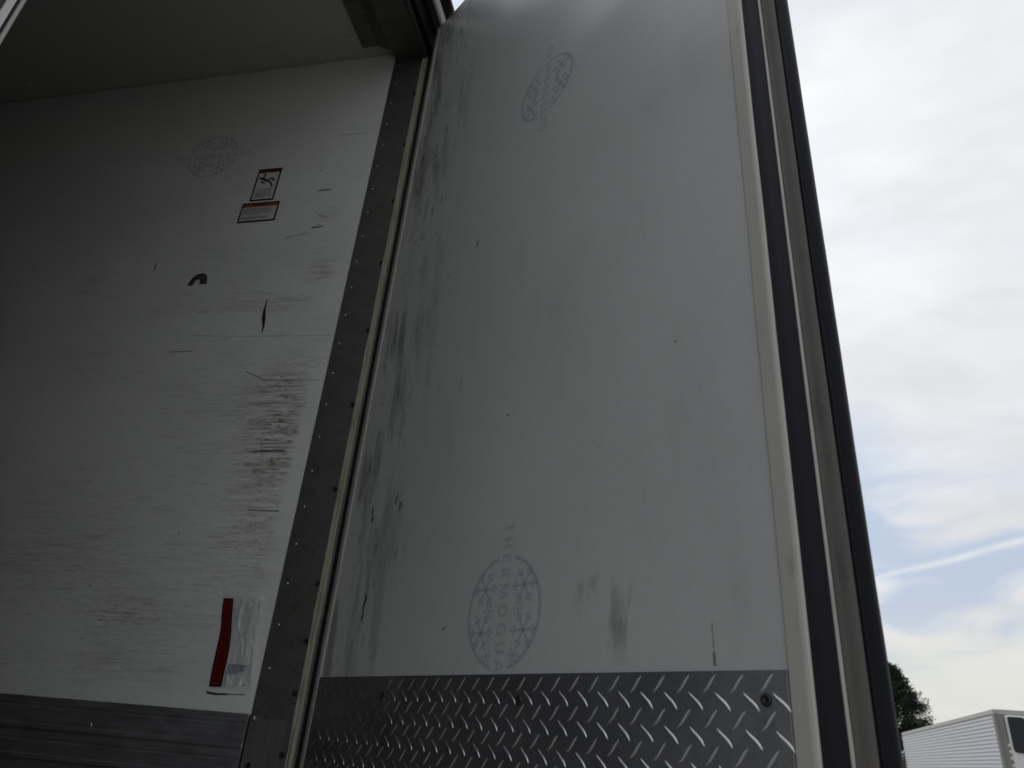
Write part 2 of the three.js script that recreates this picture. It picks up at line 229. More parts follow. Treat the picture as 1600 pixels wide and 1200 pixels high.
const M = {
  liner: new THREE.MeshPhysicalMaterial({ map: wallMap, roughness: 0.42, specularIntensity: 0.7 }),
  skin: new THREE.MeshPhysicalMaterial({ map: doorMap, roughness: 0.27, roughnessMap: softRough, color: lin(0.78, 0.78, 0.772) }),
  ceiling: std({ color: lin(0.52, 0.515, 0.495), roughness: 0.5 }),
  inner: std({ color: lin(0.16, 0.158, 0.15), roughness: 0.6 }),
  outer: std({ color: lin(0.75, 0.76, 0.77), roughness: 0.3 }),
  post: std({ color: lin(0.45, 0.447, 0.447), map: postMap, roughness: 0.5, metalness: 0.9 }),
  scuff: std({ color: lin(0.46, 0.46, 0.47), map: brushedAlong, roughness: 0.62, roughnessMap: roughMap, metalness: 0.75 }),
  foot: std({ color: lin(0.32, 0.317, 0.317), map: brushed, roughness: 0.58, metalness: 0.9 }),
  tread: std({ color: lin(0.41, 0.41, 0.425), map: treadMap, roughness: 0.54, metalness: 1 }),
  lug: std({ color: lin(0.74, 0.74, 0.74), roughness: 0.36, metalness: 1 }),
  header: std({ color: lin(0.20, 0.195, 0.18), map: brushedAlong, roughness: 0.6, metalness: 0.6 }),
  floor: std({ color: lin(0.16, 0.155, 0.15), map: brushedAlong, roughness: 0.45, metalness: 0.9 }),
  pvc: std({ color: lin(0.46, 0.44, 0.36), map: grime, roughness: 0.55 }),
  trim: std({ color: lin(0.50, 0.492, 0.46), map: grime, roughness: 0.28 }),
  greyTrim: std({ color: lin(0.42, 0.405, 0.37), map: grime, roughness: 0.5 }),
  alu: std({ color: lin(0.70, 0.70, 0.70), roughness: 0.28, metalness: 1 }),
  aluDull: std({ color: lin(0.55, 0.55, 0.54), map: brushed, roughness: 0.45, metalness: 0.9 }),
  rubber: new THREE.MeshPhysicalMaterial({ color: lin(0.009, 0.009, 0.013), roughness: 0.5, specularIntensity: 0.35 }),
  rubberDusty: std({ color: lin(0.075, 0.07, 0.06), map: grime, roughness: 0.75 }),
  rubberGrey: std({ color: lin(0.10, 0.093, 0.088), map: grime, roughness: 0.7 }),
  rust: std({ color: lin(0.085, 0.072, 0.066), map: grime, roughness: 0.8 }),
  rivet: std({ color: lin(0.66, 0.66, 0.65), roughness: 0.3, metalness: 1 }),
  paintedRivet: std({ color: lin(0.58, 0.57, 0.54), roughness: 0.22 }),
  bolt: std({ color: lin(0.05, 0.048, 0.045), roughness: 0.5, metalness: 0.7 }),
  white: std({ color: lin(0.8, 0.8, 0.8), roughness: 0.35 }),
  black: std({ color: lin(0.012, 0.012, 0.013), roughness: 0.5 }),
};

// ------------------------------------------------------------------ the yard
{
  const g = new THREE.PlaneGeometry(2400, 2400).rotateX(-Math.PI / 2), uv = g.attributes.uv; for (let i = 0; i < uv.count; i++) uv.setXY(i, uv.getX(i) * 400, uv.getY(i) * 400);
  const t = fieldTexture(1024, 1024, (u, v) => { const n = fbm(u * 256, v * 256, 3, 3), p = fbm(u * 8, v * 8, 6, 4), c = 0.44 + 0.12 * (n - 0.5) + 0.10 * (p - 0.5); return [c, c * 0.997, c * 0.985]; }); t.colorSpace = THREE.SRGBColorSpace;
  const m = mesh('yard', g, std({ map: t, color: lin(1.25, 1.25, 1.23), roughness: 0.9 }), scene); m.userData = { kind: 'structure', label: 'grey paved yard behind the open truck', category: 'ground' };
}

// ------------------------------------------------------------------ the truck body
const Y = (y) => y + EYE;                              // heights below are given from the eye
const L = -6.6, WZ = 2.42, CEIL = 2.397, FLOOR = -0.36;
const truck = thing('truck_body', 'white lined refrigerated truck body with its near rear door swung open, seen from behind', 'truck');
{
  const g = box;
  const side = (name, z0, z1) => mesh(name, g(L, -0.112, Y(FLOOR - 0.25), Y(CEIL + 0.16), z0, z1), M.outer, truck);
  side('side_wall', -0.105, -0.004); side('side_wall', WZ + 0.004, WZ + 0.105);
  // liner of the right wall: printed, worn panel that ends just short of the post
  const p = new THREE.PlaneGeometry(-0.113 - L, CEIL - 0.004, 120, 30), pos = p.attributes.position, uv = p.attributes.uv;
  for (let i = 0; i < pos.count; i++) { const X = pos.getX(i) + (L - 0.113) / 2, yy = pos.getY(i) + (CEIL + 0.004) / 2; pos.setXYZ(i, X, Y(yy), 0.0016 * (fbm(X * 2.1, yy * 1.3, 4, 2) - 0.5)); uv.setXY(i, (X - WX0) / (WX1 - WX0), (yy - WY0) / (WY1 - WY0)); }
  p.computeVertexNormals();
  mesh('wall_liner', p, M.liner, truck, 'white wall panel with a printed ring stamp and brown scuff stains');
  mesh('wall_liner', g(L, -0.112, Y(0), Y(CEIL), WZ - 0.002, WZ + 0.003), M.inner, truck);
  mesh('front_wall', g(L - 0.1, L, Y(FLOOR - 0.25), Y(CEIL + 0.16), -0.105, WZ + 0.105), M.inner, truck);
  mesh('roof', g(L - 0.1, 0.02, Y(CEIL + 0.16), Y(CEIL + 0.20), -0.105, WZ + 0.105), M.outer, truck);
  mesh('ceiling_liner', g(L, -0.02, Y(CEIL), Y(CEIL + 0.155), -0.003, WZ + 0.003), M.ceiling, truck);
  mesh('floor', g(L, 0.03, Y(FLOOR - 0.25), Y(FLOOR), -0.003, WZ + 0.003), M.floor, truck);
  // strip with two rows of rivets along the ceiling edge
  const cove = mesh('cove_strip', [g(L, -0.115, Y(CEIL - 0.0025), Y(CEIL - 0.0002), 0.0015, 0.098), g(L, -0.115, Y(CEIL - 0.012), Y(CEIL - 0.0025), 0.0005, 0.0022)], M.ceiling, truck);
  const head = domeHead(0.0075, 0.0035).rotateX(Math.PI);
  for (let i = 0; i < 14; i++) for (const [x0, z] of [[-0.411, 0.073], [-0.437, 0.021]]) { const m = mesh('rivet', head, M.paintedRivet, cove); m.position.set(x0 - i * 0.1525, Y(CEIL - 0.0025), z); }
  // aluminium scuff band under the liner, ribbed lengthwise
  const prof = [[0.012, 0.0035], [0.010, 0.005], [-0.006, 0.0052], [-0.008, 0.0042], [-0.012, 0.0042], [-0.014, 0.0052], [-0.050, 0.0052], [-0.053, 0.0095], [-0.058, 0.0102], [-0.062, 0.0095], [-0.065, 0.0030], [-0.068, 0.0030], [-0.071, 0.0050], [-0.083, 0.0050], [-0.085, 0.0040], [-0.089, 0.0040], [-0.091, 0.0050], [-0.118, 0.0050], [-0.121, 0.0092], [-0.129, 0.0092], [-0.132, 0.0035], [-0.20, 0.0050], [-0.355, 0.0050], [-0.355, -0.003], [0.012, -0.003]];
  const bg = []; for (let i = 0; i < prof.length - 3; i++) { const [y0, z0] = prof[i], [y1, z1] = prof[i + 1]; const q = new THREE.PlaneGeometry(1, 1, 1, 1), P = q.attributes.position, U = q.attributes.uv; [[L, y0, z0], [-0.1155, y0, z0], [L, y1, z1], [-0.1155, y1, z1]].forEach(([a, b, c], n) => { P.setXYZ(n, a, Y(b), c); U.setXY(n, a * 0.8, b * 2.5); }); q.computeVertexNormals(); bg.push(q); }
  const scuff = mesh('scuff_band', bg, M.scuff, truck, 'dark ribbed metal band along the foot of the white wall');
  for (const [a, b] of [[-0.548, -0.044], [-1.15, -0.044]]) { const m = mesh('screw', domeHead(0.0062, 0.003).rotateX(Math.PI / 2), M.aluDull, scuff); m.position.set(a, Y(b), 0.0052); }

  mesh('joint_sealant', box(-0.1155, -0.1108, Y(FLOOR), Y(0.010), -0.0035, 0.0012), M.black, truck);
  // rear post of brushed sheet, riveted
  const uvPost = (geo) => { const P = geo.attributes.position, U = geo.attributes.uv; for (let i = 0; i < P.count; i++) U.setXY(i, (P.getX(i) + 0.11) / 0.14, (P.getY(i) - EYE + 0.4) / 2.8); return geo; };
  const uvBox = (geo, k = 1.6) => { const P = geo.attributes.position, U = geo.attributes.uv, N = geo.attributes.normal; for (let i = 0; i < P.count; i++) { const nx = Math.abs(N.getX(i)) > 0.6; U.setXY(i, (nx ? P.getZ(i) : P.getX(i)) * k, P.getY(i) * k); } return geo; };
  const post = mesh('rear_post', [uvPost(box(-0.1105, 0.030, Y(FLOOR - 0.3), Y(CEIL - 0.02), -0.11, 0.003, 0.0012))], M.post, truck, 'dark brushed metal post with a row of small rivets');
  const sheet = mesh('patch_plate', uvBox(box(-0.108, -0.012, Y(FLOOR), Y(0.004), 0.0031, 0.0040, 0.0003)), M.foot, post);
  const rv = domeHead(0.0036, 0.0024).rotateX(Math.PI / 2);
  for (let y = 0.118; y < 2.33; y += 0.10455) { const m = mesh('rivet', rv, M.rivet, post); m.position.set(-0.0888, Y(y), 0.003); }
  const hb = new THREE.CylinderGeometry(0.0066, 0.0072, 0.005, 6).rotateX(Math.PI / 2);
  for (const [a, b] of [[-0.001, 2.146], [0.003, 1.884], [0, 1.622], [0.001, 1.36], [0, 1.103], [-0.003, 0.848], [-0.005, 0.588], [-0.001, 0.329], [-0.002, 0.187], [-0.005, 0.066], [-0.007, -0.069]]) { const m = mesh('bolt', hb, M.bolt, post); m.position.set(a, Y(b), 0.005); m.rotation.z = a * 400 + b; }
  { const m = mesh('bolt', domeHead(0.0062, 0.004).rotateX(Math.PI / 2), M.aluDull, post); m.position.set(-0.100, Y(0.003), 0.0046); const h = mesh('bolt', new THREE.CylinderGeometry(0.0062, 0.0062, 0.003, 14).rotateX(Math.PI / 2), M.black, post); h.position.set(-0.088, Y(-0.097), 0.0046); }
  // seal strip on the post's edge, brittle and split
  const strips = [roughen(stand([[0.0048, 0.0032], [0.0053, 0.0080], [0.0110, 0.0092], [0.0141, 0.0086], [0.0146, 0.0032]], Y(FLOOR), Y(2.362), 200), 0.0040, 40, 9, 5), roughen(stand([[0.0150, 0.0032], [0.0153, 0.0086], [0.0200, 0.0092], [0.0250, 0.0082], [0.0262, 0.0032]], Y(FLOOR), Y(2.362), 200), 0.0036, 30, 12, 15)];
  // the outer half is split and chipped near the foot
  { const p = strips[0].attributes.position; for (let i = 0; i < p.count; i++) { const yy = p.getY(i) - EYE, k = sm(0.45, -0.05, yy) * sm(0.5, 0.62, vn(yy * 26, 3.3)); if (p.getX(i) > 0.0115) p.setX(i, p.getX(i) - 0.0042 * k); if (p.getX(i) < 0.008) p.setX(i, p.getX(i) + 0.003 * k * vn(yy * 70, 1.5)); } strips[0].computeVertexNormals(); }
  mesh('seal_strip', strips, M.pvc, truck, 'yellowed plastic strip, split along its length, on the edge of the dark post');
  mesh('hinge_gasket', stand([[0.0305, -0.02], [0.046, -0.014], [0.060, -0.002], [0.078, 0.040], [0.098, 0.036], [0.112, 0.004], [0.090, -0.055], [0.0305, -0.07]], Y(FLOOR), Y(2.37)), M.rubberDusty, truck);

  // header over the opening
  const hz0 = 0.045, hz1 = WZ;
  const hdr = mesh('header', [lie([[-0.236, Y(2.388)], [-0.17, Y(2.3855)], [-0.115, Y(2.352)], [0.011, Y(2.338)], [0.030, Y(2.345)], [0.030, Y(2.60)], [-0.018, Y(2.60)], [-0.018, Y(2.3965)], [-0.236, Y(2.3965)]], hz0, hz1), lie([[-0.1095, Y(2.36)], [0.0105, Y(2.347)], [0.0295, Y(2.352)], [0.0295, Y(2.599)], [-0.0175, Y(2.599)], [-0.1095, Y(2.3955)]], -0.105, hz0 - 0.0005)], M.header, truck, 'dark metal header across the top of the rear opening');
  mesh('header_strip', box(0.011, 0.029, Y(2.330), Y(2.3445), 0.012, WZ - 0.05, 0.003), M.rust, hdr, 'brown stained strip under the header');
  mesh('header_gasket', box(0.0302, 0.052, Y(2.342), Y(2.455), -0.10, WZ - 0.02, 0.004), M.rubber, hdr);
  mesh('drip_lip', lie(soft([[0.086, Y(2.424)], [0.098, Y(2.421)], [0.107, Y(2.432)], [0.108, Y(2.446)], [0.102, Y(2.458)], [0.086, Y(2.458)]], 24), -0.10, WZ), M.white, hdr, 'bright lip along the outside of the header');
  mesh('roof_bumper', lie(soft([[0.1065, Y(2.443)], [0.140, Y(2.441)], [0.1475, Y(2.447)], [0.1475, Y(2.456)], [0.140, Y(2.463)], [0.1065, Y(2.4635)]], 30), -0.105, WZ), M.black, hdr);
  mesh('header_web', box(0.0302, 0.0862, Y(2.4585), Y(2.60), -0.105, WZ), M.header, hdr);
  // far rear post and sill
  mesh('rear_post', box(-0.1105, 0.030, Y(FLOOR - 0.3), Y(CEIL - 0.02), WZ + 0.004, WZ + 0.11, 0.0012), M.aluDull, truck);
  mesh('rear_sill', box(0.0305, 0.09, Y(FLOOR - 0.3), Y(FLOOR - 0.05), -0.1, WZ + 0.1, 0.006), M.aluDull, truck);
}

// ------------------------------------------------------------------ the open door (local x along the leaf from the hinge, z out of its inner face)
const doorGroup = new THREE.Group();
{
  doorGroup.name = numbered('rear_door'); doorGroup.position.set(0.0827, 0, 0.0661); doorGroup.rotation.y = -0.65550; truck.add(doorGroup);
  doorGroup.userData.label = 'open rear door with a pale inner panel and tread plate at its foot';
  const d = doorGroup, y0 = Y(FLOOR - 0.06), y1 = Y(2.414);
  mesh('door_leaf', box(0.002, DW + 0.028, y0, y1 - 0.002, -0.080, -0.010, 0.003), M.outer, d);
  const g = new THREE.PlaneGeometry(DW - 0.004, DY1 - DY0, 60, 110).translate(DW / 2, Y((DY1 + DY0) / 2), 0), p = g.attributes.position;
  for (let i = 0; i < p.count; i++) { const u = p.getX(i), yy = p.getY(i) - EYE; const ph = (yy - 0.45 * u) * 11 + 3 * fbm(u * 2, yy * 2, 8, 2); p.setZ(i, 0.0026 * Math.sin(ph) * sm(0.3, 1.3, yy) * sm(0, 0.15, u) * sm(0, 0.2, DW - u) * (0.4 + fbm(u * 1.7, yy * 1.3, 40, 2)) + 0.0030 * (fbm(u * 2.6 + yy * 0.8, yy * 1.5 - u * 0.6, 31, 2) - 0.5) * sm(0, 0.15, u) * sm(0, 0.12, DW - u)); }
  g.computeVertexNormals();
  mesh('inner_panel', g, M.skin, d, 'pale panel with printed ring stamps and dark rub marks');
  mesh('panel_core', box(0.003, DW - 0.001, y0, y1 - 0.004, -0.0098, -0.0092), M.inner, d);
  mesh('top_cap', box(0.0, DW + 0.03, y1 - 0.0018, y1 + 0.002, -0.082, 0.0015, 0.0015), M.greyTrim, d);
  mesh('hinge_trim', roughen(stand([[-0.015, -0.012], [-0.0175, 0.002], [-0.006, 0.0046], [0.004, 0.0046], [0.0062, 0.0020], [0.0062, -0.0022], [0.0015, -0.012]], y0, y1, 90), 0.0012, 30, 8, 2), M.greyTrim, d);
  const E = (pts) => pts.map(([s, w]) => [DW + s, w]);
  mesh('edge_trim', roughen(stand(E([[-0.0025, -0.010], [-0.0025, 0.0022], [-0.001, 0.0032], [0.018, 0.0034], [0.0205, 0.0032], [0.0240, 0.0020], [0.0255, -0.0004], [0.0255, -0.0030], [0.010, -0.0034]]), y0, y1, 60), 0.0010, 30, 6, 3), M.trim, d, 'beige moulding down the free edge of the door');
  mesh('edge_gasket', roughen(stand(E(soft([[0.010, -0.0037], [0.024, -0.0036], [0.0285, -0.0060], [0.0335, -0.0110], [0.0375, -0.0175], [0.0415, -0.0240], [0.0448, -0.0292], [0.0452, -0.036], [0.010, -0.037]], 60)), y0, y1, 90), 0.0016, 20, 5, 61), M.rubber, d, 'black rubber seal down the free edge');
  mesh('edge_fin', roughen(stand(E([[0.0448, -0.0290], [0.0462, -0.0286], [0.0483, -0.0302], [0.0484, -0.0322], [0.0448, -0.0330]]), y0, y1, 120), 0.0006, 30, 14, 8), M.trim, d, 'thin pale strip between the seals');
  mesh('edge_gasket', roughen(stand(E(soft([[0.030, -0.0372], [0.0470, -0.0335], [0.0500, -0.0345], [0.0530, -0.0385], [0.0610, -0.0430], [0.0655, -0.0490], [0.0650, -0.0545], [0.0600, -0.0575], [0.030, -0.0585]], 60)), y0, y1, 120), 0.0016, 20, 7, 62), M.rubberGrey, d, 'dusty grey seal beside the pale strip');
  mesh('edge_gasket', roughen(stand(E(soft([[0.030, -0.0592], [0.0630, -0.0592], [0.0690, -0.0615], [0.0760, -0.0655], [0.0805, -0.0710], [0.0800, -0.0790], [0.074, -0.0815], [0.030, -0.0815]], 60)), y0, y1, 90), 0.0018, 20, 4, 63), M.rubber, d, 'outermost black rubber seal');
  mesh('edge_post', box(DW - 0.002, DW + 0.0355, y0 + 0.001, y1 - 0.003, -0.0805, -0.0375), M.black, d);
  // tread plate
  const TY = 0.1019, tp = box(0.0035, DW - 0.0035, y0 + 0.01, Y(TY), -0.0008, 0.0036, 0.0009);
  { const P = tp.attributes.position, U = tp.attributes.uv; for (let i = 0; i < P.count; i++) U.setXY(i, P.getX(i) * 1.7, P.getY(i) * 1.7); }
  const plate = mesh('tread_plate', tp, M.tread, d, 'dark diamond tread plate at the foot of the open door');
  // one lug: a long pointed ridge
  const lug = (len, wid, hgt) => {
    const n = 10, rows = [[-1, 0], [-0.55, 0.72], [0, 1], [0.55, 0.72], [1, 0]], v = [], idx = [];
    for (let i = 0; i <= n; i++) { const t = i / n * 2 - 1, w = wid * Math.pow(Math.max(0, 1 - t * t), 0.75), h = hgt * Math.pow(Math.max(0, 1 - t * t), 0.45), bend = 0.0007 * Math.sin(t * 3.0); for (const [a, b] of rows) v.push(t * len / 2, a * w + bend, b * h); }
    for (let i = 0; i < n; i++) for (let k = 0; k < 4; k++) { const a = i * 5 + k, b = a + 5; idx.push(a, b, a + 1, a + 1, b, b + 1); }
    const g = new THREE.BufferGeometry(); g.setAttribute('position', new THREE.Float32BufferAttribute(v, 3)); g.setIndex(idx); g.computeVertexNormals(); return g;
  };
  const R = rng(5), parts = [];
  for (let j = 0; j < 13; j++) for (let i = -1; i < 31; i++) for (const o of [0, 1]) {
    const u = 1.1865 - i * 0.0405 - o * 0.0195, yy = 0.0655 + 0.0412 - j * 0.0412 - o * 0.0208;
    if (u < 0.018 || u > DW - 0.006 || yy > TY - 0.004 || Y(yy) < y0 + 0.03) continue;
    if (Math.hypot(u - 1.167, yy - 0.068) < 0.012) continue;
    const cut = yy > TY - 0.016 ? 0.6 : 1, worn = (u < 0.30 && yy > 0.0) ? 0.35 + 0.4 * R() : 0.9 + 0.2 * R();
    const g = lug(0.0320 * cut, 0.0028, 0.0019 * worn); g.rotateZ((o ? 1 : -1) * (Math.PI / 4 + 0.03 * (R() - 0.5))); g.translate(u, Y(yy) - (cut < 1 ? 0.004 : 0), 0.0035); parts.push(g);
  }
  const lugs = new THREE.Mesh(mergeGeometries(parts), M.lug); lugs.name = 'raised_lugs'; lugs.userData.kind = 'stuff'; lugs.castShadow = lugs.receiveShadow = true; d.add(lugs);
  for (const [u, y] of [[1.167, 0.068], [0.72, 0.062], [0.30, 0.066]]) {
    const w = mesh('screw', new THREE.LatheGeometry([[0.0001, 0.0012], [0.0028, 0.0012], [0.0032, 0.0032], [0.0052, 0.0034], [0.0072, 0.0022], [0.0078, 0]].map(([a, b]) => new THREE.Vector2(a, b)), 18).rotateX(Math.PI / 2), M.bolt, d); w.position.set(u, Y(y), 0.0037);
  }
  // outside of the leaf: hinges and lock rod (seen only from the far side)
  for (const y of [-0.1, 0.9, 1.9]) mesh('hinge', [box(0.0, 0.22, Y(y - 0.03), Y(y + 0.03), -0.088, -0.0805, 0.003), new THREE.CylinderGeometry(0.012, 0.012, 0.09, 14).translate(-0.006, Y(y), -0.088)], M.aluDull, d);
  mesh('lock_rod', [new THREE.CylinderGeometry(0.013, 0.013, 2.6, 16).translate(1.0, Y(1.05), -0.10), ...[0, 0.8, 1.6, 2.2].map((y) => box(0.97, 1.03, Y(y - 0.03), Y(y + 0.03), -0.115, -0.0805, 0.004))], M.aluDull, d);
}

// ------------------------------------------------------------------ the other door, shut
{
  const d = new THREE.Group(); d.name = numbered('rear_door'); truck.add(d); d.userData.label = 'closed rear door, only its bright free edge showing';
  const y0 = Y(FLOOR - 0.06), y1 = Y(2.40), z0 = 1.2815;
  mesh('door_leaf', box(-0.03, 0.0535, y0, y1, z0 + 0.004, WZ, 0.003), M.outer, d);
  mesh('edge_trim', stand([[0.030, z0 - 0.001], [0.058, z0 - 0.001], [0.060, z0 + 0.001], [0.060, z0 + 0.0050], [0.058, z0 + 0.0058], [0.030, z0 + 0.0058]], y0, y1), M.trim, d);
  mesh('edge_gasket', stand([[0.020, z0 + 0.0059], [0.0592, z0 + 0.0059], [0.0592, z0 + 0.0098], [0.020, z0 + 0.0098]], y0, y1), M.rubber, d);
  mesh('edge_band', stand(soft([[0.030, z0 + 0.0099], [0.058, z0 + 0.0100], [0.0602, z0 + 0.0125], [0.0602, z0 + 0.0215], [0.058, z0 + 0.0240], [0.030, z0 + 0.0242]], 26), y0, y1), M.white, d, 'bright white band at the edge of the closed door');
  mesh('lock_rod', [new THREE.CylinderGeometry(0.014, 0.014, 2.7, 18).translate(0.072, Y(1.02), z0 + 0.042), ...[0.1, 1.0, 2.1].map((y) => box(0.054, 0.09, Y(y - 0.03), Y(y + 0.03), z0 + 0.02, z0 + 0.065, 0.004))], M.rust, d);
}

// ------------------------------------------------------------------ stickers on the wall
function printed(w, h, draw, pxm = 3400) { const c = document.createElement('canvas'); c.width = Math.round(w * pxm); c.height = Math.round(h * pxm); const x = c.getContext('2d'); x.scale(pxm / 1000, pxm / 1000); draw(x, w * 1000, h * 1000); const t = new THREE.CanvasTexture(c); t.colorSpace = THREE.SRGBColorSpace; t.anisotropy = 8; return t; }
function sticker(name, label, cx, cy, w, h, draw) {
  const t = thing(name, label, 'sticker', [cx, Y(cy - h / 2), 0.0012]);
  mesh('backing', box(-w / 2, w / 2, 0, h, 0, 0.0007), std({ color: 0x0d0d0d, roughness: 0.5 }), t);
  mesh('printed_face', new THREE.PlaneGeometry(w - 0.0006, h - 0.0006).translate(0, h / 2, 0.0009), std({ map: printed(w, h, draw), roughness: 0.45 }), t);
}
const lines = (x, x0, y0, x1, n, step, size, seed) => { const R = rng(seed); x.fillStyle = '#3a3a3c'; for (let i = 0; i < n; i++) { let a = x0; const end = x1 - (i === n - 1 ? (x1 - x0) * 0.4 : R() * 6); while (a < end) { const w = 2 + R() * 6; x.fillRect(a, y0 + i * step, Math.min(w, end - a), size); a += w + 1.3; } } };
sticker('warning_sticker', 'upright warning sticker with a falling figure, above the wider sticker on the white wall', -0.518, 1.7535, 0.095, 0.153, (x, w, h) => {
  x.fillStyle = '#0c0c0c'; x.fillRect(0, 0, w, h); x.fillStyle = '#d8d6d2'; x.fillRect(5.6, 5.6, w - 11.2, h - 11.2);
  x.fillStyle = '#6b3a22'; x.fillRect(5.6, 5.6, w - 11.2, 13); x.fillStyle = '#0c0c0c'; x.fillRect(3.4, 18.4, w - 6.8, 1.2);
  x.fillStyle = '#0c0c0c'; x.font = 'bold 11px sans-serif'; x.textAlign = 'center'; x.fillText('WARNING', w / 2 + 2, 15);
  x.beginPath(); x.moveTo(14, 15.5); x.lineTo(19.5, 6); x.lineTo(25, 15.5); x.fill();
  // falling figure
  x.strokeStyle = x.fillStyle = '#0a0a0a'; x.lineCap = x.lineJoin = 'round'; const st = (lw, p) => { x.lineWidth = lw; x.beginPath(); p.forEach(([a, b], i) => x[i ? 'lineTo' : 'moveTo'](a, b)); x.stroke(); };
  x.beginPath(); x.arc(17, 45, 5.6, 0, 7); x.fill();
  st(9, [[27, 46], [44, 60]]); st(6.4, [[44, 60], [62, 66], [73, 88]]); st(6.4, [[46, 57], [63, 48], [77, 60]]); st(5.4, [[28, 45], [35, 33], [30, 24]]); st(5.4, [[27, 52], [27, 66], [40, 71]]);
  x.fillStyle = '#0c0c0c'; x.fillRect(5, 96, w - 10, 0.9); x.font = 'bold 9px sans-serif'; x.fillText('FALL HAZARD', w / 2, 107); lines(x, 12, 111, w - 12, 6, 5.2, 2.2, 3);
});
sticker('notice_sticker', 'wide warning notice with an orange heading and small print, below the upright sticker', -0.515, 1.6235, 0.149, 0.089, (x, w, h) => {
  x.fillStyle = '#0c0c0c'; x.fillRect(0, 0, w, h); x.fillStyle = '#d2d0cc'; x.fillRect(5.6, 5.6, w - 11.2, h - 11.2);
  x.fillStyle = '#93502a'; x.fillRect(5.6, 5.6, w - 11.2, 14); x.fillStyle = '#0c0c0c'; x.font = 'bold 12px sans-serif'; x.textAlign = 'center'; x.fillText('WARNING', w / 2, 16); x.fillRect(3.4, 19.4, w - 6.8, 0.8);
  lines(x, 9, 25, w - 22, 6, 5.6, 2.4, 8); lines(x, 9, 65, w - 30, 3, 5.0, 2.4, 12);
});
// black arched remnant of a torn decal
{
  const s = new THREE.Shape(); s.moveTo(-0.037, -0.0245); s.bezierCurveTo(-0.033, 0.004, -0.020, 0.024, 0.006, 0.0245); s.bezierCurveTo(0.024, 0.024, 0.034, 0.010, 0.0355, -0.020); s.lineTo(0.009, -0.0205); s.bezierCurveTo(0.009, -0.004, 0.004, 0.001, -0.002, 0.0005); s.bezierCurveTo(-0.010, -0.002, -0.015, -0.012, -0.017, -0.024); s.closePath();
  const g = new THREE.ExtrudeGeometry(s, { depth: 0.0006, bevelEnabled: false, curveSegments: 14 });
  const t = fieldTexture(256, 256, (u, v) => { const n = fbm(u * 9, v * 42, 2, 4), c = 0.22 + 0.20 * sm(0.5, 0.66, n); return [c, c, c * 1.03]; }); t.colorSpace = THREE.SRGBColorSpace; t.repeat.set(12, 12);
  const m = mesh('arched_decal', g, std({ map: t, roughness: 0.55 }), scene); m.position.set(-0.669, Y(1.340), 0.0013); tag(m, 'small black arch shaped decal remnant on the white wall', 'decal');
}
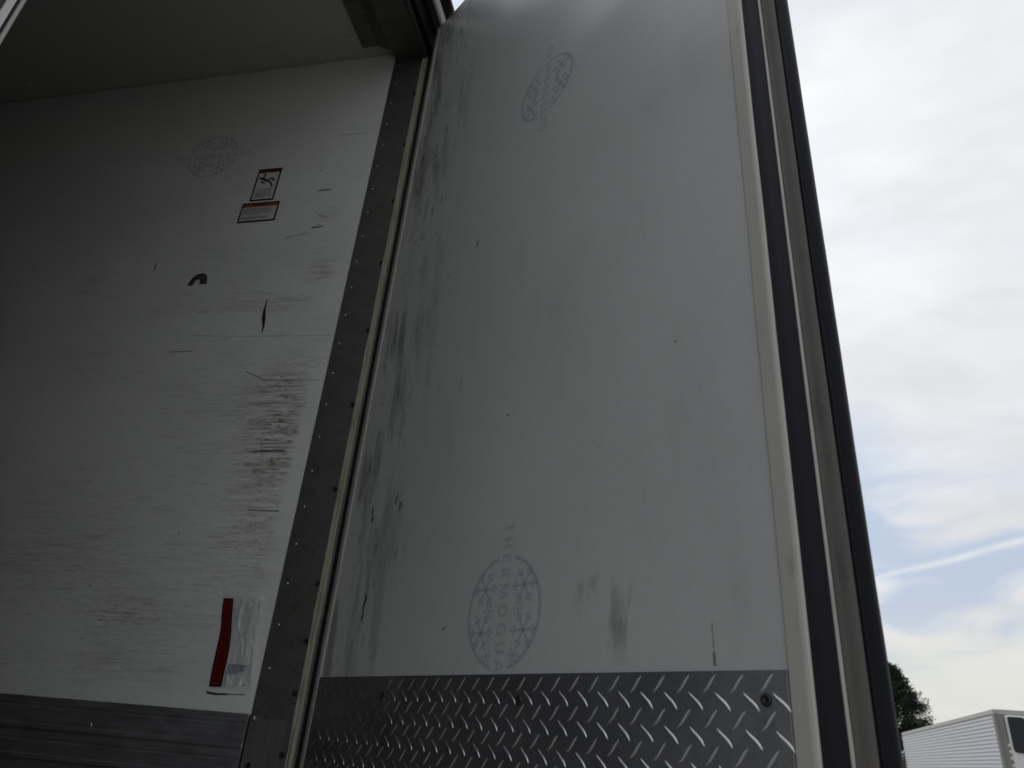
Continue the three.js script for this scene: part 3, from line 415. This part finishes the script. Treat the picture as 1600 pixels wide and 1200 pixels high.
// packing list pouch: clear film, red banner, grey tape
{
  const t = thing('packing_list_pouch', 'crumpled clear pouch with a red banner stuck low on the white wall', 'pouch', [-0.19, Y(0.06), 0.0012]);
  const X0 = -0.19, Y0 = 0.06;
  // outline: rows from the bottom to the top with the left edge, banner edge and right edge
  const left = [[-0.243, 0.066], [-0.246, 0.12], [-0.249, 0.172], [-0.251, 0.205], [-0.257, 0.24], [-0.264, 0.282]], right = [[-0.2085, 0.068], [-0.210, 0.12], [-0.2125, 0.160], [-0.218, 0.200], [-0.226, 0.238], [-0.236, 0.283]], far = [[-0.1215, 0.075], [-0.124, 0.12], [-0.134, 0.165], [-0.141, 0.205], [-0.140, 0.243], [-0.143, 0.288]];
  const row = (tb, f) => { const k = f * 5, i = Math.min(4, Math.floor(k)), q = k - i; return [tb[i][0] + (tb[i + 1][0] - tb[i][0]) * q, tb[i][1] + (tb[i + 1][1] - tb[i][1]) * q]; };
  const sheet = (A, B, nu, nv, dz) => { const g = new THREE.PlaneGeometry(1, 1, nu, nv), P = g.attributes.position; for (let i = 0; i < P.count; i++) { const u = P.getX(i) + 0.5, v = P.getY(i) + 0.5, a = row(A, v), b = row(B, v), x = a[0] + (b[0] - a[0]) * u, y = a[1] + (b[1] - a[1]) * u; P.setXYZ(i, x - X0, y - Y0, dz(u, v)); } g.computeVertexNormals(); return g; };
  const bw = 0.22, bh = 0.034;
  const tex = printed(bw, bh, (x, w, h) => { x.fillStyle = '#140a0a'; x.fillRect(0, 0, w, h); x.fillStyle = '#74201a'; x.fillRect(3.2, 4.2, w - 6.4, h - 8.4); x.fillStyle = '#180a0a'; x.font = 'bold 20px sans-serif'; x.textAlign = 'center'; const s = 'PACKING LIST ENCLOSED', k = (w - 17) / x.measureText(s).width; x.save(); x.translate(w / 2, h / 2 + 7.2); x.scale(k, 1); x.fillText(s, 0, 0); x.restore(); });
  const bg = sheet(left, right, 6, 40, (u, v) => 0.0016 + 0.0012 * Math.sin(v * 9 + u)); { const U = bg.attributes.uv; for (let i = 0; i < U.count; i++) { const a = U.getX(i), b = U.getY(i); U.setXY(i, b, 1 - a); } }
  mesh('banner', bg, std({ map: tex, roughness: 0.3, side: THREE.DoubleSide }), t, 'red banner lettered along its length');
  const ridge = (a, b, z) => Math.pow(1 - Math.abs(2 * fbm(a, b, z, 2) - 1), 4);
  const crumple = (u, v) => 0.0014 + sm(0, 0.12, u) * (0.0052 * ridge(u * 2.6 + v * 1.1, v * 3.4 - u, 77) + 0.0026 * ridge(u * 6 - v * 3, v * 7 + u * 2, 31) + 0.011 * Math.exp(-Math.pow((u - 0.72 - 0.16 * (v - 0.55)) / 0.05, 2)) * sm(0.25, 0.5, v) + 0.006 * Math.exp(-Math.pow((u - 0.93) / 0.04, 2)) + 0.007 * Math.exp(-Math.pow((v - 0.60 - 0.1 * (u - 0.7)) / 0.03, 2)) * sm(0.35, 0.6, u)) + 0.002 * u;
  mesh('clear_film', sheet(right, far, 60, 90, crumple), new THREE.MeshPhysicalMaterial({ color: lin(0.93, 0.93, 0.93), roughness: 0.2, transmission: 0.78, thickness: 0, ior: 1.6, side: THREE.DoubleSide }), t, 'crumpled clear film');
  mesh('paper_slip', new THREE.ExtrudeGeometry(shape([[-0.205 - X0, 0.098 - Y0], [-0.176 - X0, 0.099 - Y0], [-0.170 - X0, 0.107 - Y0], [-0.156 - X0, 0.106 - Y0], [-0.160 - X0, 0.112 - Y0], [-0.150 - X0, 0.121 - Y0], [-0.205 - X0, 0.122 - Y0]]), { depth: 0.0005, bevelEnabled: false }), std({ color: lin(0.22, 0.23, 0.26), roughness: 0.8 }), t);
}

// ------------------------------------------------------------------ far trailer
{
  const eye = new THREE.Vector3(0.8933, 0, 1.75), near = new THREE.Vector3(10.0, 0, -27.2).add(eye), far = new THREE.Vector3(12.44, 0, -46.9).add(eye);
  const len = near.distanceTo(far), dir = far.clone().sub(near).normalize(), turn = Math.atan2(-dir.z, dir.x);
  // local x runs from the near corner to the far one; z away from the ribbed side that faces the camera is -z or +z
  const t = thing('box_trailer', 'white box trailer with ribbed side parked across the yard before the dark tree', 'trailer', [near.x, 0, near.z], turn);
  const top = 2.1 + EYE, bot = 1.05, W = 2.5, s = 1;
  const ribbed = []; const n = 21, h = (top - 0.16 - bot) / n;
  for (let i = 0; i < n; i++) { const y = bot + i * h; const q = (ya, za, yb, zb) => { const g = new THREE.PlaneGeometry(1, 1), P = g.attributes.position; [[0.22, yb, zb], [len - 0.16, yb, zb], [0.22, ya, za], [len - 0.16, ya, za]].forEach((v, k) => P.setXYZ(k, ...v)); g.computeVertexNormals(); return g; }; ribbed.push(q(y, 0.0, y + h * 0.22, -0.028), q(y + h * 0.22, -0.028, y + h * 0.85, -0.022), q(y + h * 0.85, -0.022, y + h, 0.0)); }
  mesh('ribbed_side', ribbed, std({ color: lin(0.68, 0.69, 0.73), roughness: 0.4, side: THREE.DoubleSide }), t);
  mesh('body', box(0.02, len, bot, top - 0.06, 0.004, W), std({ color: lin(0.72, 0.72, 0.74), roughness: 0.4 }), t);
  mesh('roof_rail', [box(-0.02, len + 0.02, top - 0.15, top, -0.04, 0.06, 0.02), box(-0.03, 0.06, top - 0.15, top - 0.002, 0.0605, W, 0.02)], std({ color: lin(0.50, 0.49, 0.44), roughness: 0.4, metalness: 0.3 }), t);
  mesh('corner_post', [box(-0.035, 0.21, bot, top - 0.152, -0.036, 0.05, 0.015), box(-0.036, 0.018, bot, top - 0.153, 0.051, 0.23, 0.01)], std({ color: lin(0.27, 0.265, 0.25), roughness: 0.5, metalness: 0.4 }), t);
  mesh('corner_post', box(len - 0.15, len + 0.02, bot, top - 0.152, -0.036, 0.05, 0.015), std({ color: lin(0.7, 0.7, 0.72), roughness: 0.5 }), t);
  const unit = mesh('cooling_unit', box(-0.16, 0.018, top - 2.3, top - 0.16, 0.235, W - 0.28, 0.06), std({ color: lin(0.78, 0.78, 0.78), roughness: 0.35 }), t);
  const win = new THREE.Shape(); const ww = 0.45, wh = 0.98, rr = 0.12; win.moveTo(rr, 0); win.lineTo(ww - rr * 0.4, 0); win.quadraticCurveTo(ww, 0, ww, rr * 0.4); win.lineTo(ww, wh - rr); win.quadraticCurveTo(ww, wh, ww - rr, wh); win.lineTo(rr * 0.4, wh); win.quadraticCurveTo(0, wh, 0, wh - rr * 0.4); win.lineTo(0, rr); win.quadraticCurveTo(0, 0, rr, 0);
  mesh('vent_grille', new THREE.ExtrudeGeometry(win, { depth: 0.05, bevelEnabled: true, bevelSize: 0.01, bevelThickness: 0.01, bevelSegments: 1 }).rotateY(-Math.PI / 2).translate(-0.15, top - 1.20, 0.29), std({ color: lin(0.012, 0.013, 0.018), roughness: 0.4 }), unit);
  const lamp = new THREE.SphereGeometry(0.05, 10, 8).scale(0.6, 1.2, 1);
  for (const y of [1.22, 1.42, 1.6, 1.78]) { const m = mesh('marker_lamp', lamp, std({ color: lin(0.75, 0.70, 0.55), roughness: 0.3 }), t); m.position.set(-0.045, y + 0.85, 0.22); }
  const rl = mesh('marker_lamp', box(len - 0.14, len + 0.03, 2.0, 2.34, -0.06, -0.037, 0.01), std({ color: lin(0.42, 0.05, 0.03), roughness: 0.35 }), t, 'red lamp at the far end of the trailer');
  for (const x of [2.4, 3.7, len - 3.2, len - 1.9]) for (const z of [0.2, W - 0.2]) mesh('wheel', new THREE.CylinderGeometry(0.52, 0.52, 0.3, 24).rotateX(Math.PI / 2).translate(x, 0.52, z), M.rubber, t);
  mesh('chassis', [box(1.5, len - 0.8, 0.75, 1.045, 0.6, 0.8), box(1.5, len - 0.8, 0.75, 1.045, W - 0.8, W - 0.6), ...[2.4, 3.7, len - 3.2, len - 1.9].map((x) => box(x - 0.06, x + 0.06, 0.46, 0.749, 0.36, W - 0.36))], M.bolt, t);
}

// ------------------------------------------------------------------ the tree behind it
{
  const D = 72, b = dirOf(14.35, 0).multiplyScalar(D), bx = b.x + 0.8933, bz = b.z + 1.75;
  const t = thing('evergreen_tree', 'dark evergreen tree rising behind the white trailer beside the door edge', 'tree', [bx, 0, bz]);
  const R = rng(99), Ht = 9.9;
  const trunk = [], tg = new THREE.CylinderGeometry(0.06, 0.34, Ht * 0.95, 12, 8).translate(0, Ht * 0.475, 0); trunk.push(tg);
  const leaf = new THREE.BufferGeometry(); leaf.setAttribute('position', new THREE.Float32BufferAttribute([-0.5, 0, 0, 0, 0.22, 0.10, 0.5, 0, 0, 0, -0.2, -0.08, 0, 0.02, 0.28, 0.1, -0.05, -0.28], 3)); leaf.setIndex([0, 3, 1, 3, 2, 1, 0, 4, 2, 0, 2, 5]); leaf.computeVertexNormals();
  const mats = [], m4 = new THREE.Matrix4(), q = new THREE.Quaternion(), e = new THREE.Euler();
  const radius = (f) => 3.3 * Math.pow(Math.max(0, 1 - Math.pow(Math.max(0, (f - 0.18) / 0.82), 1.9)), 0.62);
  for (let i = 0; i < 520; i++) {                        // boughs, each a clump that thins outwards
    const f = 0.16 + 0.84 * Math.pow(R(), 0.8), a = R() * 6.283, r = radius(f) * (0.72 + 0.4 * R()) + 0.12, y = f * Ht, tip = new THREE.Vector3(Math.cos(a) * r, y + 0.25 * r * (R() - 0.35), Math.sin(a) * r);
    const base = new THREE.Vector3(0, Math.max(0.8, y - 0.25 * r), 0);
    if (i % 4 === 0) { const dv = tip.clone().sub(base), l = dv.length(), g = new THREE.CylinderGeometry(0.012, 0.05, l, 5).translate(0, l / 2, 0); g.applyQuaternion(new THREE.Quaternion().setFromUnitVectors(new THREE.Vector3(0, 1, 0), dv.normalize())); g.translate(base.x, base.y, base.z); trunk.push(g); }
    const n = 170;
    for (let k = 0; k < n; k++) { const s = 0.35 + 0.72 * Math.pow(R(), 0.55), w = 0.5 * (1.1 - 0.55 * s); const p = base.clone().lerp(tip, s).add(new THREE.Vector3((R() - 0.5) * 2 * w, (R() - 0.5) * 1.5 * w, (R() - 0.5) * 2 * w)); e.set(R() * 6.3, R() * 6.3, R() * 6.3); q.setFromEuler(e); const sc = 0.06 + 0.10 * R(); m4.compose(p, q, new THREE.Vector3(sc, sc, sc)); mats.push(m4.clone()); }
  }
  mesh('trunk', trunk, std({ color: lin(0.07, 0.055, 0.04), roughness: 0.9 }), t);
  const im = new THREE.InstancedMesh(leaf, std({ color: lin(1, 1, 1), roughness: 0.8, side: THREE.DoubleSide }), mats.length); im.name = 'crown'; const c = new THREE.Color();
  mats.forEach((m, i) => { im.setMatrixAt(i, m); const k = 0.7 + 0.6 * R(); im.setColorAt(i, c.setRGB(0.030 * k, 0.046 * k, 0.026 * k)); }); im.castShadow = im.receiveShadow = true; im.userData.kind = 'stuff'; t.add(im);
}

renderer.render(scene, camera);
